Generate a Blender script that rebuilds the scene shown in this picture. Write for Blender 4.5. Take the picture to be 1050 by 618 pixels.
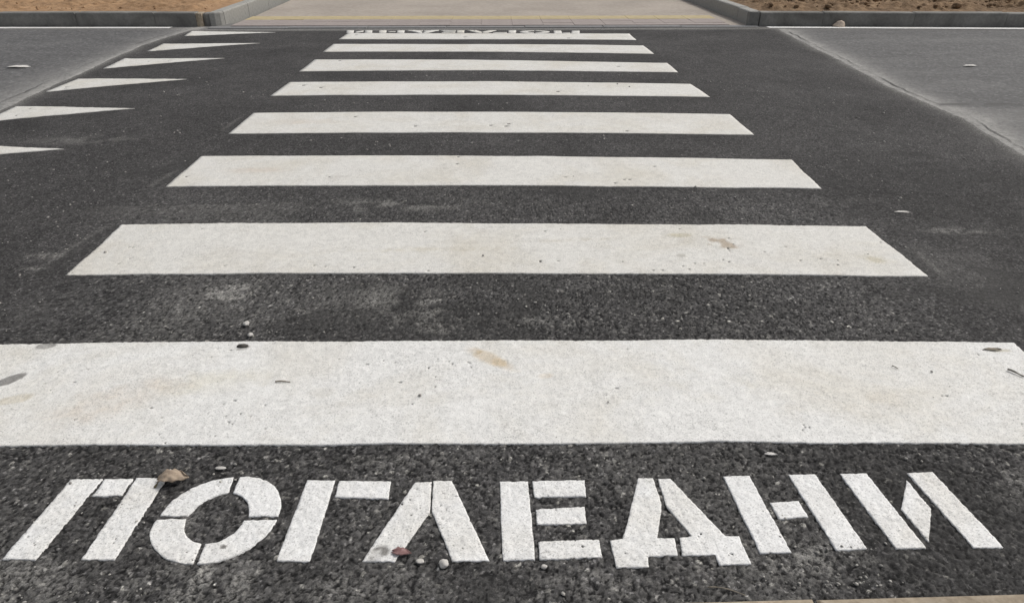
import bpy, bmesh, math, random
import numpy as np
from mathutils import Vector, Matrix
from mathutils.geometry import delaunay_2d_cdt

random.seed(7)
for o in list(bpy.data.objects):
    bpy.data.objects.remove(o)
scene = bpy.context.scene
COL = scene.collection
R = math.radians

# ------------------------------------------------------------------ camera
cam_d = bpy.data.cameras.new('camera')
cam = bpy.data.objects.new('camera', cam_d)
COL.objects.link(cam)
cam_d.sensor_fit = 'HORIZONTAL'
cam_d.sensor_width = 36.0
cam_d.lens = 24.0
cam_d.clip_start = 0.02
cam_d.clip_end = 3000
cam.location = (0, 0, 1.2313)
cam.rotation_euler = (R(90 - 29.435), 0, R(-1.782))
scene.camera = cam

# ------------------------------------------------------------------ sky and sun (thin overcast)
SUN_EL, SUN_AZ = 52.0, 62.0            # azimuth clockwise from +Y
w = bpy.data.worlds.new('World')
scene.world = w
w.use_nodes = True
nt = w.node_tree
sky = nt.nodes.new('ShaderNodeTexSky')
sky.sky_type = 'NISHITA'
sky.sun_disc = False
sky.sun_elevation = R(SUN_EL)
sky.sun_rotation = R(SUN_AZ)
sky.air_density = 1.0
sky.dust_density = 4.0
hsv = nt.nodes.new('ShaderNodeHueSaturation')
hsv.inputs['Saturation'].default_value = 0.30
bg = nt.nodes['Background']
bg.inputs['Strength'].default_value = 0.11
nt.links.new(sky.outputs[0], hsv.inputs['Color'])
nt.links.new(hsv.outputs[0], bg.inputs['Color'])
sd = bpy.data.lights.new('sun', 'SUN')
sd.energy = 1.5
sd.angle = R(14)
sd.color = (1.0, 0.95, 0.87)
sun = bpy.data.objects.new('sun', sd)
COL.objects.link(sun)
sdir = Vector((math.sin(R(SUN_AZ)) * math.cos(R(SUN_EL)), math.cos(R(SUN_AZ)) * math.cos(R(SUN_EL)), math.sin(R(SUN_EL))))
sun.rotation_euler = (-sdir).to_track_quat('-Z', 'Y').to_euler()
scene.view_settings.view_transform = 'Standard'
scene.view_settings.look = 'None'
scene.view_settings.gamma = 1.0
scene.view_settings.exposure = 0.12
scene.view_settings.use_curve_mapping = False
scene.cycles.max_bounces = 6

# ------------------------------------------------------------------ measured plan of the crossing, in metres
STRIPES = [
    [(-1.6719, 1.4404), (-1.632, 1.9464), (1.7227, 1.8588), (1.7046, 1.3552)],
    [(-1.6862, 2.4494), (-1.7053, 2.9596), (1.7066, 2.8252), (1.7055, 2.3319)],
    [(-1.6991, 3.459), (-1.7094, 3.9756), (1.7393, 3.805), (1.7099, 3.324)],
    [(-1.7057, 4.4506), (-1.7028, 4.9925), (1.7028, 4.845), (1.7054, 4.3218)],
    [(-1.7324, 5.5298), (-1.6979, 6.0332), (1.6842, 5.8497), (1.713, 5.3717)],
    [(-1.7344, 6.4974), (-1.7199, 7.0768), (1.7026, 6.79), (1.6974, 6.3435)],
    [(-1.7372, 7.5244), (-1.7244, 8.0269), (1.682, 7.8177), (1.6884, 7.2967)],
    [(-1.7256, 8.3748), (-1.7082, 8.8438), (1.6811, 8.6979), (1.6707, 8.2084)],
]
TRIANGLES = [
    [(-3.611, 8.6892), (-3.6558, 9.0652), (-2.6054, 8.9359)],
    [(-3.6546, 7.7824), (-3.6568, 8.1978), (-2.5621, 8.1508)],
    [(-3.7051, 6.9147), (-3.7256, 7.4066), (-2.6732, 7.278)],
    [(-3.7048, 5.9304), (-3.7061, 6.4511), (-2.6623, 6.2742)],
    [(-3.6103, 4.966), (-3.6534, 5.4298), (-2.6473, 5.2119)],
    [(-3.5754, 4.0184), (-3.5203, 4.4175), (-2.6168, 4.1945)],
]
LETTERS = {
 'П': [
    [(-1.062, 1.301), (-0.984, 1.3), (-1.01, 1.055), (-1.083, 1.058)] ,
    [(-0.977, 1.299), (-0.907, 1.298), (-0.91, 1.241), (-0.98, 1.241)] ,
    [(-0.9, 1.3), (-0.825, 1.297), (-0.836, 1.048), (-0.908, 1.05)] ,
 ],
 'О': [
    [(-0.788, 1.171), (-0.784, 1.201), (-0.768, 1.235), (-0.741, 1.263), (-0.704, 1.284), (-0.657, 1.293), (-0.653, 1.241), (-0.682, 1.23), (-0.705, 1.208), (-0.718, 1.184), (-0.723, 1.168)] ,
    [(-0.641, 1.294), (-0.607, 1.291), (-0.572, 1.278), (-0.541, 1.253), (-0.522, 1.22), (-0.513, 1.188), (-0.511, 1.16), (-0.58, 1.162), (-0.588, 1.187), (-0.599, 1.209), (-0.618, 1.228), (-0.641, 1.24)] ,
    [(-0.512, 1.15), (-0.518, 1.118), (-0.537, 1.085), (-0.563, 1.059), (-0.594, 1.042), (-0.626, 1.032), (-0.652, 1.031), (-0.652, 1.085), (-0.628, 1.089), (-0.608, 1.104), (-0.593, 1.127), (-0.587, 1.151)] ,
    [(-0.79, 1.161), (-0.793, 1.141), (-0.788, 1.114), (-0.772, 1.086), (-0.746, 1.062), (-0.718, 1.045), (-0.687, 1.034), (-0.662, 1.032), (-0.663, 1.085), (-0.685, 1.093), (-0.705, 1.111), (-0.718, 1.132), (-0.724, 1.159)] ,
 ],
 'Г': [
    [(-0.47, 1.276), (-0.401, 1.274), (-0.409, 1.029), (-0.482, 1.033)] ,
    [(-0.39, 1.271), (-0.262, 1.267), (-0.261, 1.209), (-0.39, 1.217)] ,
 ],
 'Л': [
    [(-0.202, 1.26), (-0.161, 1.261), (-0.158, 1.163), (-0.224, 1.023), (-0.295, 1.026)] ,
    [(-0.156, 1.264), (-0.11, 1.264), (-0.018, 1.019), (-0.098, 1.02), (-0.153, 1.167)] ,
 ],
 'Е': [
    [(0.008, 1.258), (0.079, 1.256), (0.082, 1.02), (0.012, 1.02)] ,
    [(0.09, 1.256), (0.219, 1.256), (0.217, 1.202), (0.091, 1.202)] ,
    [(0.093, 1.164), (0.209, 1.167), (0.207, 1.116), (0.092, 1.118)] ,
    [(0.093, 1.068), (0.229, 1.069), (0.229, 1.02), (0.092, 1.019)] ,
 ],
 'Д': [
    [(0.354, 1.258), (0.391, 1.257), (0.394, 1.169), (0.361, 1.069), (0.4, 1.068), (0.396, 1.022), (0.33, 1.02), (0.326, 0.992), (0.256, 0.992), (0.254, 1.066), (0.284, 1.069)] ,
    [(0.403, 1.254), (0.434, 1.254), (0.517, 1.07), (0.547, 1.068), (0.55, 0.993), (0.48, 0.992), (0.478, 1.018), (0.406, 1.02), (0.412, 1.068), (0.441, 1.072), (0.403, 1.168)] ,
 ],
 'Н': [
    [(0.568, 1.258), (0.635, 1.259), (0.649, 1.021), (0.58, 1.021)] ,
    [(0.655, 1.169), (0.725, 1.17), (0.729, 1.122), (0.659, 1.117)] ,
    [(0.735, 1.259), (0.803, 1.26), (0.822, 1.027), (0.752, 1.024)] ,
 ],
 'И': [
    [(0.866, 1.259), (0.934, 1.259), (0.954, 1.026), (0.887, 1.025)] ,
    [(1.024, 1.234), (1.031, 1.138), (0.971, 1.042), (0.959, 1.138)] ,
    [(1.039, 1.259), (1.105, 1.26), (1.13, 1.023), (1.062, 1.023)] ,
 ],
}
LB = [(-3.6825, 9.2999), (-3.7179, 9.0104), (-3.8336, 8.1737), (-3.838, 7.1686), (-3.7723, 6.0262), (-3.7022, 5.3158), (-3.5449, 3.8908)]
RB = [(3.6111, 9.0305), (3.5529, 8.3163), (3.5318, 7.0496), (3.4274, 5.9465), (3.4182, 4.8615), (3.2706, 4.0277), (3.1417, 2.9337)]

# ------------------------------------------------------------------ numeric noise
def hsh(i, j, s):
    i = np.asarray(i, dtype=np.int64); j = np.asarray(j, dtype=np.int64)
    n = (i * 374761393 + j * 668265263 + s * 974711) & 0xFFFFFFFF
    n = ((n ^ (n >> 13)) * 1274126177) & 0xFFFFFFFF
    n = ((n ^ (n >> 16)) * 2246822519) & 0xFFFFFFFF
    return ((n ^ (n >> 15)) & 0xFFFFFF) / float(0x1000000)

def vn(x, y, sc, seed=0):
    x = np.asarray(x, float) / sc; y = np.asarray(y, float) / sc
    i = np.floor(x).astype(np.int64); j = np.floor(y).astype(np.int64)
    fx = x - i; fy = y - j
    fx = fx * fx * (3 - 2 * fx); fy = fy * fy * (3 - 2 * fy)
    a = hsh(i, j, seed); b = hsh(i + 1, j, seed); c = hsh(i, j + 1, seed); d = hsh(i + 1, j + 1, seed)
    return (a * (1 - fx) + b * fx) * (1 - fy) + (c * (1 - fx) + d * fx) * fy

def fbm(x, y, sc, seed=0, o=4):
    t = 0; a = 1.0; n = 0
    for k in range(o):
        t = t + a * vn(x, y, sc / 2 ** k, seed + 17 * k); n += a; a *= 0.5
    return t / n

def ss(a, b, t):
    t = np.clip((np.asarray(t, float) - a) / (b - a), 0, 1)
    return t * t * (3 - 2 * t)

LBx = np.array([p[0] for p in LB[::-1]]); LBy = np.array([p[1] for p in LB[::-1]])
RBx = np.array([p[0] for p in RB[::-1]]); RBy = np.array([p[1] for p in RB[::-1]])
def x_left(y): return np.interp(y, LBy, LBx) + 0.03 * (fbm(y, y * 0, 0.09, 93) - .5) + 0.02 * (fbm(y, y * 0, 0.5, 91) - .5)
def x_right(y): return np.interp(y, RBy, RBx) + 0.03 * (fbm(y, y * 0, 0.09, 94) - .5) + 0.03 * (fbm(y, y * 0, 0.5, 92) - .5)
def z_road(y): return -0.050 + 0.043 * ss(6.5, 9.0, y)
def z_table(x, y):
    x = np.asarray(x, float); y = np.asarray(y, float)
    k = ss(7.0, 9.0, y)
    z = (0.010 - 0.0040 * x * x) * (1 - k) - 0.005 * k
    d = np.minimum(x - x_left(y), x_right(y) - x)
    e = ss(0.0, 0.30, d)
    zr = z_road(y) + 0.004
    und = 0.006 * (fbm(x, y, 0.9, 5, 3) - .5) * ss(0, .5, d)
    return z * e + zr * (1 - e) + und

def stones(x, y, cell, seed, rmin=.45, rmax=.75, fill=.9):
    """rounded stone domes on a jittered lattice: height 0..1 and the tint of the stone"""
    i0 = np.floor(x / cell).astype(np.int64); j0 = np.floor(y / cell).astype(np.int64)
    H = np.zeros_like(x); T = np.zeros_like(x)
    for di in (-1, 0, 1):
        for dj in (-1, 0, 1):
            i = i0 + di; j = j0 + dj
            px = (i + .5 + .8 * (hsh(i, j, seed) - .5)) * cell
            py = (j + .5 + .8 * (hsh(i, j, seed + 1) - .5)) * cell
            rr = (rmin + (rmax - rmin) * hsh(i, j, seed + 2)) * cell
            el = 0.7 + .6 * hsh(i, j, seed + 3)
            an = hsh(i, j, seed + 4) * 6.283
            ca, sa = np.cos(an), np.sin(an)
            ux = (x - px) * ca + (y - py) * sa; uy = -(x - px) * sa + (y - py) * ca
            d2 = (ux * el / rr) ** 2 + (uy / el / rr) ** 2
            tp = .55 + .45 * hsh(i, j, seed + 5)
            sl = (hsh(i, j, seed + 6) - .5) * .8 * ux / rr + (hsh(i, j, seed + 8) - .5) * .8 * uy / rr
            hh = np.clip(1 - d2 ** 1.5, 0, 1) ** .6 * tp + sl * (d2 < 1) * .25
            hh = np.where(hsh(i, j, seed + 7) < fill, hh, 0)
            m = hh > H
            H = np.where(m, hh, H); T = np.where(m, hsh(i, j, seed + 9), T)
    return np.clip(H, 0, 1), T

AGG = 0.0068
def aggregate(x, y):
    """surface relief of the asphalt, 0..1, and stone tints"""
    h1, t1 = stones(x, y, 0.0135, 11, .45, .72, .75)
    h2, t2 = stones(x, y, 0.0075, 41, .45, .75, .9)
    h2 = h2 * .72
    m = h1 > h2
    h = np.where(m, h1, h2); t = np.where(m, t1, t2)
    pol = fbm(x, y, .35, 77, 3)
    h = h * (.72 + .5 * pol)
    return np.clip(h, 0, 1), t

# ------------------------------------------------------------------ materials
def new_mat(name):
    m = bpy.data.materials.new(name); m.use_nodes = True
    n = m.node_tree.nodes; b = n['Principled BSDF']
    return m, m.node_tree, b
def N(nt, t, **kw):
    n = nt.nodes.new(t)
    for k, v in kw.items():
        if k in ('op',): n.operation = v
        elif k == 'blend': n.blend_type = v
        else: setattr(n, k, v)
    return n
def noise(nt, sc, det=4, rough=.6, coord=None, dist=0.0):
    n = nt.nodes.new('ShaderNodeTexNoise')
    n.inputs['Scale'].default_value = sc; n.inputs['Detail'].default_value = det
    n.inputs['Roughness'].default_value = rough; n.inputs['Distortion'].default_value = dist
    if coord is not None: nt.links.new(coord, n.inputs['Vector'])
    return n.outputs['Fac']
def ramp(nt, src, stops):
    r = nt.nodes.new('ShaderNodeValToRGB')
    e = r.color_ramp.elements
    while len(e) < len(stops): e.new(.5)
    for k, (p, c) in enumerate(stops):
        e[k].position = p
        e[k].color = (c, c, c, 1) if not hasattr(c, '__len__') else (*c, 1)
    nt.links.new(src, r.inputs[0])
    return r.outputs[0]
def mix(nt, fac, a, b, blend='MIX'):
    m = nt.nodes.new('ShaderNodeMix'); m.data_type = 'RGBA'; m.blend_type = blend
    for sock, v in ((m.inputs[0], fac), (m.inputs[6], a), (m.inputs[7], b)):
        if hasattr(v, 'links') or isinstance(v, bpy.types.NodeSocket): nt.links.new(v, sock)
        elif hasattr(v, '__len__'): sock.default_value = (*v, 1)
        else: sock.default_value = v
    return m.outputs[2]
def math_(nt, op, a, b=None):
    m = nt.nodes.new('ShaderNodeMath'); m.operation = op
    for k, v in enumerate((a, b)):
        if v is None: continue
        if isinstance(v, bpy.types.NodeSocket): nt.links.new(v, m.inputs[k])
        else: m.inputs[k].default_value = v
    return m.outputs[0]
def obcoord(nt):
    return nt.nodes.new('ShaderNodeTexCoord').outputs['Object']
def attr(nt, name):
    a = nt.nodes.new('ShaderNodeAttribute'); a.attribute_name = name
    return a
def bump(nt, b, src, strength, dist):
    k = nt.nodes.new('ShaderNodeBump'); k.inputs['Strength'].default_value = strength
    k.inputs['Distance'].default_value = dist
    nt.links.new(src, k.inputs['Height']); nt.links.new(k.outputs[0], b.inputs['Normal'])

M = {}
# fresh dark asphalt
m, t, b = new_mat('dark_asphalt'); M['asphalt'] = m
co = obcoord(t)
ag = attr(t, 'aggregate'); sep = t.nodes.new('ShaderNodeSeparateColor'); t.links.new(ag.outputs['Color'], sep.inputs[0])
hgt, tint, fine = sep.outputs[0], sep.outputs[1], sep.outputs[2]
stone = ramp(t, tint, [(0, (.040, .039, .039)), (.55, (.074, .072, .071)), (.9, (.105, .102, .098)), (.965, (.16, .155, .145)), (1, (.34, .33, .30))])
near = mix(t, ramp(t, hgt, [(.12, 0.0), (.50, 1.0)]), (.020, .0195, .020), stone)
far = ramp(t, noise(t, 95, 3, .75, co), [(.28, (.014, .0135, .0135)), (.5, (.054, .052, .0515)), (.66, (.084, .081, .079)), (.8, (.17, .165, .155))])
base = mix(t, fine, far, near)
vo = t.nodes.new('ShaderNodeTexVoronoi'); vo.inputs['Scale'].default_value = 165; t.links.new(co, vo.inputs['Vector'])
vs_ = t.nodes.new('ShaderNodeSeparateColor'); t.links.new(vo.outputs['Color'], vs_.inputs[0])
base = mix(t, 1.0, base, ramp(t, vs_.outputs[0], [(0, .42), (.35, .92), (.8, 1.18), (.96, 1.6), (1, 3.0)]), 'MULTIPLY')
base = mix(t, 1.0, base, ramp(t, noise(t, 38, 3, .8, co), [(.32, .62), (.5, 1.0), (.68, 1.32)]), 'MULTIPLY')
base = mix(t, 1.0, base, ramp(t, noise(t, 420, 2, .8, co), [(.32, .62), (.5, 1.0), (.68, 1.35)]), 'MULTIPLY')
big = ramp(t, noise(t, 1.1, 5, .62, co, .4), [(.3, .72), (.7, 1.30)])
base = mix(t, 1.0, base, big, 'MULTIPLY')
mid = ramp(t, noise(t, 9, 4, .6, co, .3), [(.3, .86), (.7, 1.14)])
base = mix(t, 1.0, base, mid, 'MULTIPLY')
dus = attr(t, 'dust').outputs['Fac']
dgrain = ramp(t, noise(t, 120, 3, .85, co), [(.42, .05), (.60, 1.0)])
dgrain = math_(t, 'MULTIPLY', dgrain, mix(t, fine, (.75, .75, .75), ramp(t, hgt, [(.15, .15), (.6, 1.0)])))
base = mix(t, math_(t, 'MULTIPLY', dus, dgrain), base, (.40, .39, .365))
sea = attr(t, 'sealed').outputs['Fac']
base = mix(t, sea, base, (.038, .037, .036))
t.links.new(base, b.inputs['Base Color'])
b.inputs['Roughness'].default_value = .92
b.inputs['Specular IOR Level'].default_value = .22
bump(t, b, noise(t, 320, 3, .7, co), .8, .0025)

# older grey asphalt of the carriageway
m, t, b = new_mat('grey_asphalt'); M['old_asphalt'] = m
co = obcoord(t)
g = ramp(t, noise(t, 70, 4, .75, co), [(.25, (.078, .077, .078)), (.5, (.112, .1105, .1105)), (.8, (.160, .157, .154))])
st = t.nodes.new('ShaderNodeMapping'); st.inputs['Scale'].default_value = (.5, 2.6, 1); t.links.new(co, st.inputs[0])
g = mix(t, 1.0, g, ramp(t, noise(t, 1.3, 9, .72, st.outputs[0], .2), [(.3, .78), (.7, 1.14)]), 'MULTIPLY')
vo = t.nodes.new('ShaderNodeTexVoronoi'); vo.inputs['Scale'].default_value = 48; t.links.new(co, vo.inputs['Vector'])
vs_ = t.nodes.new('ShaderNodeSeparateColor'); t.links.new(vo.outputs['Color'], vs_.inputs[0])
g = mix(t, 1.0, g, ramp(t, vs_.outputs[0], [(0, .60), (.4, .92), (.9, 1.12), (1, 1.7)]), 'MULTIPLY')
g = mix(t, 1.0, g, ramp(t, noise(t, 12, 4, .8, co), [(.3, .78), (.7, 1.18)]), 'MULTIPLY')
dus = attr(t, 'dust').outputs['Fac']
g = mix(t, math_(t, 'MULTIPLY', dus, ramp(t, noise(t, 30, 5, .85, co), [(.36, .25), (.58, 1)])), g, (.42, .41, .385))
dk = attr(t, 'patch').outputs['Fac']
g = mix(t, dk, g, (.060, .058, .056))
t.links.new(g, b.inputs['Base Color']); b.inputs['Roughness'].default_value = .85
bump(t, b, noise(t, 120, 4, .7, co), .5, .003)

# white thermoplastic paint
m, t, b = new_mat('white_road_paint'); M['paint'] = m
co = obcoord(t)
stn = attr(t, 'stain').outputs['Color']
p = ramp(t, noise(t, 60, 4, .7, co), [(.28, (.70, .70, .69)), (.5, (.81, .81, .80)), (.72, (.85, .85, .84))])
p = mix(t, 1.0, p, ramp(t, noise(t, 2.2, 5, .65, co, .6), [(.28, (.90, .875, .825)), (.55, (1, 1, 1))]), 'MULTIPLY')
p = mix(t, 1.0, p, ramp(t, noise(t, 230, 3, .8, co), [(.32, .45), (.45, .95), (.62, 1.05)]), 'MULTIPLY')
wr = math_(t, 'MULTIPLY', ramp(t, noise(t, 150, 4, .85, co), [(.54, 0), (.66, 1)]), ramp(t, noise(t, 5.5, 4, .7, co, .5), [(.42, 0), (.66, .85)]))
p = mix(t, wr, p, (.20, .195, .19))
p = mix(t, 1.0, p, ramp(t, noise(t, 24, 4, .8, co), [(.3, .88), (.6, 1.02)]), 'MULTIPLY')
p = mix(t, 1.0, p, stn, 'MULTIPLY')
t.links.new(p, b.inputs['Base Color']); b.inputs['Roughness'].default_value = .7
b.inputs['Specular IOR Level'].default_value = .3
bump(t, b, noise(t, 330, 3, .8, co), .5, .0018)

def simple(name, stops, sc, rough=.85, bs=.5, bd=.004, det=5, sc2=None, rng=(.8, 1.2), spec=.3):
    m, t, b = new_mat(name); co = obcoord(t)
    c = ramp(t, noise(t, sc, det, .65, co), stops)
    if sc2:
        c = mix(t, 1.0, c, ramp(t, noise(t, sc2, 4, .6, co, .4), [(.3, rng[0]), (.7, rng[1])]), 'MULTIPLY')
    t.links.new(c, b.inputs['Base Color']); b.inputs['Roughness'].default_value = rough
    b.inputs['Specular IOR Level'].default_value = spec
    if bs: bump(t, b, noise(t, sc * 2, 4, .7, co), bs, bd)
    return m
M['soil_left'] = simple('tan_soil', [(.25, (.245, .148, .078)), (.5, (.335, .208, .115)), (.8, (.42, .28, .165))], 7, .95, .8, .02, 6, 1.0, (.8, 1.15))
M['soil_right'] = simple('brown_soil', [(.25, (.10, .062, .036)), (.5, (.20, .13, .075)), (.8, (.31, .22, .135))], 9, .95, .9, .02, 6, 1.3, (.7, 1.25))
M['pavement'] = simple('concrete_pavement', [(.2, (.28, .245, .21)), (.5, (.36, .318, .275)), (.8, (.42, .375, .33))], 14, .9, .4, .004, 5, 1.1, (.86, 1.1))
M['yellow'] = simple('yellow_paver', [(.2, (.36, .30, .19)), (.5, (.46, .38, .22)), (.8, (.47, .41, .29))], 11, .85, .4, .003, 4, 2.5, (.85, 1.12))
M['paver'] = simple('pinkish_paver', [(.2, (.27, .235, .22)), (.5, (.34, .295, .275)), (.8, (.38, .34, .32))], 12, .85, .4, .003, 4, 2.0, (.85, 1.12))
M['near_kerb'] = simple('tan_concrete', [(.2, (.22, .18, .13)), (.5, (.36, .30, .225)), (.8, (.46, .40, .32))], 40, .9, .7, .004, 5, 6, (.75, 1.15))
M['bed'] = simple('dark_mortar', [(.3, (.11, .105, .10)), (.7, (.18, .175, .165))], 30, .95, .5, .004)
M['earth'] = simple('dry_earth', [(.3, (.17, .11, .065)), (.7, (.28, .19, .12))], 2, .95, .5, .02)
M['crack'] = simple('dirty_joint', [(.3, (.09, .087, .084)), (.7, (.16, .155, .15))], 25, .95, .3, .003)
# kerb concrete: pale sawn concrete splashed with tar and grime in blotches on the carriageway run
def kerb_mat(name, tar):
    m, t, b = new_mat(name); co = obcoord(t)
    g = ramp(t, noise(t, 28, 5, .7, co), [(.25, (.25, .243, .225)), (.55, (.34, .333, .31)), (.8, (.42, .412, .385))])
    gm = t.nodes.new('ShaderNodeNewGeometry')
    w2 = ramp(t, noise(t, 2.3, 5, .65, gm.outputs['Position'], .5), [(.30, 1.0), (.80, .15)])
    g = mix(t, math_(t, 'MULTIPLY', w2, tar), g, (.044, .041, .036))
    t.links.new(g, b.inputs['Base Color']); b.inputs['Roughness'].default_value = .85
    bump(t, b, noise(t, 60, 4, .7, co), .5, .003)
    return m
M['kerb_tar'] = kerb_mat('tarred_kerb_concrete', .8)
M['kerb'] = kerb_mat('kerb_concrete', .12)
M['drop'] = simple('flush_kerb_concrete', [(.25, (.17, .17, .172)), (.55, (.235, .233, .232)), (.8, (.30, .295, .29))], 25, .85, .4, .003, 5, 1.2, (.85, 1.15))
M['leaf'] = simple('dry_brown_leaf', [(.2, (.20, .15, .11)), (.5, (.36, .285, .215)), (.8, (.46, .38, .30))], 55, .7, .6, .002, 5, 18, (.8, 1.15))
M['stem'] = simple('olive_stem', [(.3, (.14, .12, .06)), (.7, (.24, .20, .11))], 80, .7, .3, .001)
M['red_leaf'] = simple('reddish_leaf', [(.2, (.11, .05, .05)), (.5, (.22, .12, .115)), (.8, (.38, .26, .25))], 90, .7, .5, .001)
M['pebble'] = simple('pale_stone', [(.2, (.36, .34, .31)), (.5, (.52, .50, .47)), (.8, (.62, .60, .57))], 120, .8, .5, .001)
M['grit'] = simple('grey_grit', [(.3, (.16, .155, .145)), (.5, (.30, .29, .27)), (.7, (.50, .48, .44))], 30, .85, .3, .001, 1)
M['twig'] = simple('dry_twig', [(.2, (.13, .11, .08)), (.5, (.24, .21, .165)), (.8, (.33, .29, .23))], 150, .85, .4, .001)
M['grey_twig'] = simple('grey_twig', [(.2, (.09, .085, .075)), (.5, (.17, .16, .14)), (.8, (.26, .245, .215))], 150, .85, .4, .001)
M['clod'] = simple('dark_crumb', [(.2, (.03, .028, .025)), (.5, (.06, .056, .05)), (.8, (.11, .10, .09))], 120, .9, .5, .001)
M['paper'] = simple('pale_scrap', [(.2, (.55, .53, .50)), (.8, (.72, .70, .67))], 60, .8, .3, .001)
M['tanstone'] = simple('tan_stone', [(.2, (.42, .33, .25)), (.5, (.56, .46, .37)), (.8, (.64, .56, .48))], 60, .85, .5, .002)

# ------------------------------------------------------------------ object helpers
def tag(o, label=None, cat=None, group=None, kind=None):
    if label: o['label'] = label
    if cat: o['category'] = cat
    if group: o['group'] = group
    if kind: o['kind'] = kind
    return o
def link(name, me, mat, parent=None, smooth=False):
    o = bpy.data.objects.new(name, me)
    COL.objects.link(o)
    if mat and not me.materials: me.materials.append(M[mat])
    if parent: o.parent = parent
    if smooth:
        me.polygons.foreach_set('use_smooth', [True] * len(me.polygons))
    return o
def empty(name, loc=(0, 0, 0)):
    o = bpy.data.objects.new(name, None); o.empty_display_size = .1
    o.location = loc; COL.objects.link(o); return o
def np_mesh(name, V, F):
    me = bpy.data.meshes.new(name)
    V = np.ascontiguousarray(V, dtype=np.float32); F = np.ascontiguousarray(F, dtype=np.int32)
    k = F.shape[1]
    me.vertices.add(len(V)); me.vertices.foreach_set('co', V.ravel())
    me.loops.add(F.size); me.loops.foreach_set('vertex_index', F.ravel())
    me.polygons.add(len(F)); me.polygons.foreach_set('loop_start', np.arange(0, F.size, k, dtype=np.int32))
    me.update(calc_edges=True)
    return me
def set_attr(me, name, typ, data):
    a = me.attributes.new(name, typ, 'POINT')
    a.data.foreach_set('color' if typ == 'FLOAT_COLOR' else 'value', np.ascontiguousarray(data, dtype=np.float32).ravel())
def grid_faces(ny, nx):
    i = np.arange(ny - 1)[:, None] * nx + np.arange(nx - 1)[None, :]
    i = i.ravel()
    return np.stack([i, i + 1, i + nx + 1, i + nx], 1)
def growing(a, b, d0, d1):
    """coordinates from a to b with steps that grow from d0 to d1"""
    L = abs(b - a); r = 1 + (d1 - d0) / L; s = [0.0]; d = d0
    while s[-1] < L: s.append(s[-1] + d); d *= r
    s = np.array(s) * L / s[-1]
    return a + s * (1 if b > a else -1)
def mesh_from_bm(name, bm):
    me = bpy.data.meshes.new(name); bm.to_mesh(me); bm.free(); return me

# ------------------------------------------------------------------ setting: ground, road, raised table
gv = [(-700, -700, -.32), (700, -700, -.32), (700, 1200, -.32), (-700, 1200, -.32)]
gm_ = bpy.data.meshes.new('ground'); gm_.from_pydata(gv, [], [(0, 1, 2, 3)])
tag(link('ground', gm_, 'earth'), kind='structure')

# carriageway
xs = np.concatenate([growing(-2.7, -9, .035, .08)[::-1], np.linspace(-2.6, 2.6, 27), growing(2.7, 9, .035, .08)])
xs = np.concatenate([[-60, -30, -15], xs, [15, 30, 60]])
ys = np.linspace(.80, 9.75, 300)
X, Y = np.meshgrid(xs, ys)
Z = z_road(Y) + .004 * (fbm(X, Y, .8, 8, 3) - .5) * (np.abs(X) > 4.2)
right_old = ss(3.0, 3.4, X) * .20
dl = x_left(Y) - X; dr = X - x_right(Y)
Z = np.where((dl < -.03) & (dr < -.03) & (Y < 9.14), Z - .030, Z)
dl_n = dl + .10 * (fbm(X, Y, .18, 61) - .5); dr_n = dr + .14 * (fbm(X, Y, .2, 62) - .5)
wl = .16 + .18 * (1 - ss(4, 8, Y))
dust = .80 * np.exp(-np.clip(dl_n, 0, 9) / wl * 1.1) * (dl > -.05) + .95 * np.exp(-np.clip(dr_n - .09, 0, 9) / .10) * (dr > -.05)
dust += .15 * np.clip(fbm(X, Y * 2.2, 1.2, 33) - .56, 0, 1) * 3
dust += .35 * ss(.42, .04, np.abs(Y - (9.36 - .03 * X))) * (.4 + fbm(X, Y * 3, .5, 34))
dust += .5 * ss(5.25, 5.1, Y) * ss(3.35, 3.6, X) * (X < 9) * .28
patch = .75 * ss(.035, .01, np.abs(Y - 5.30)) * (X > 3.5) * ss(.40, .55, vn(X, Y * 0, .20, 55))
patch += .35 * ss(.06, .0, np.abs(Y - 5.25)) * (X > 3.5)
me = np_mesh('road', np.stack([X, Y, Z], -1).reshape(-1, 3), grid_faces(len(ys), len(xs)))
set_attr(me, 'dust', 'FLOAT', np.clip(dust, 0, .85)); set_attr(me, 'patch', 'FLOAT', np.clip(patch + right_old, 0, 1))
tag(link('road', me, 'old_asphalt'), kind='structure')

# dark raised table of the crossing
xs = np.concatenate([growing(-1.18, -4.0, .0034, .045)[::-1], np.arange(-1.18 + .0034, 1.18, .0034), growing(1.18, 4.0, .0034, .045)])
ys = np.concatenate([np.arange(.896, 1.56, .0034), growing(1.56, 9.19, .0034, .05)])
X, Y = np.meshgrid(xs, ys)
XL, XR = x_left(Y), x_right(Y)
sx = np.gradient(xs)[None, :] + 0 * X; sy = np.gradient(ys)[:, None] + 0 * X
keepL = X < XL; keepR = X > XR
X = np.clip(X, XL, XR)
fade = ss(.016, .0048, np.maximum(sx, sy * .75))
H, T = aggregate(X.ravel(), Y.ravel()); H = H.reshape(X.shape); T = T.reshape(X.shape)
Z = z_table(X, Y) + (H - 1) * AGG * fade - .004 * 0
dE = np.minimum(X - XL, XR - X)
def blob(x, y, cx, cy, rx, ry, seed, thr=.36):
    d = np.sqrt(((x - cx) / rx) ** 2 + ((y - cy) / ry) ** 2)
    return ss(1.0, .2, d) * ss(thr, thr + .25, fbm(x, y, min(rx, ry) * .45, seed, 4))
dust = .85 * np.exp(-np.clip(dE + .06 * (fbm(X, Y, .3, 63) - .5), 0, 9) / .05)
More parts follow.
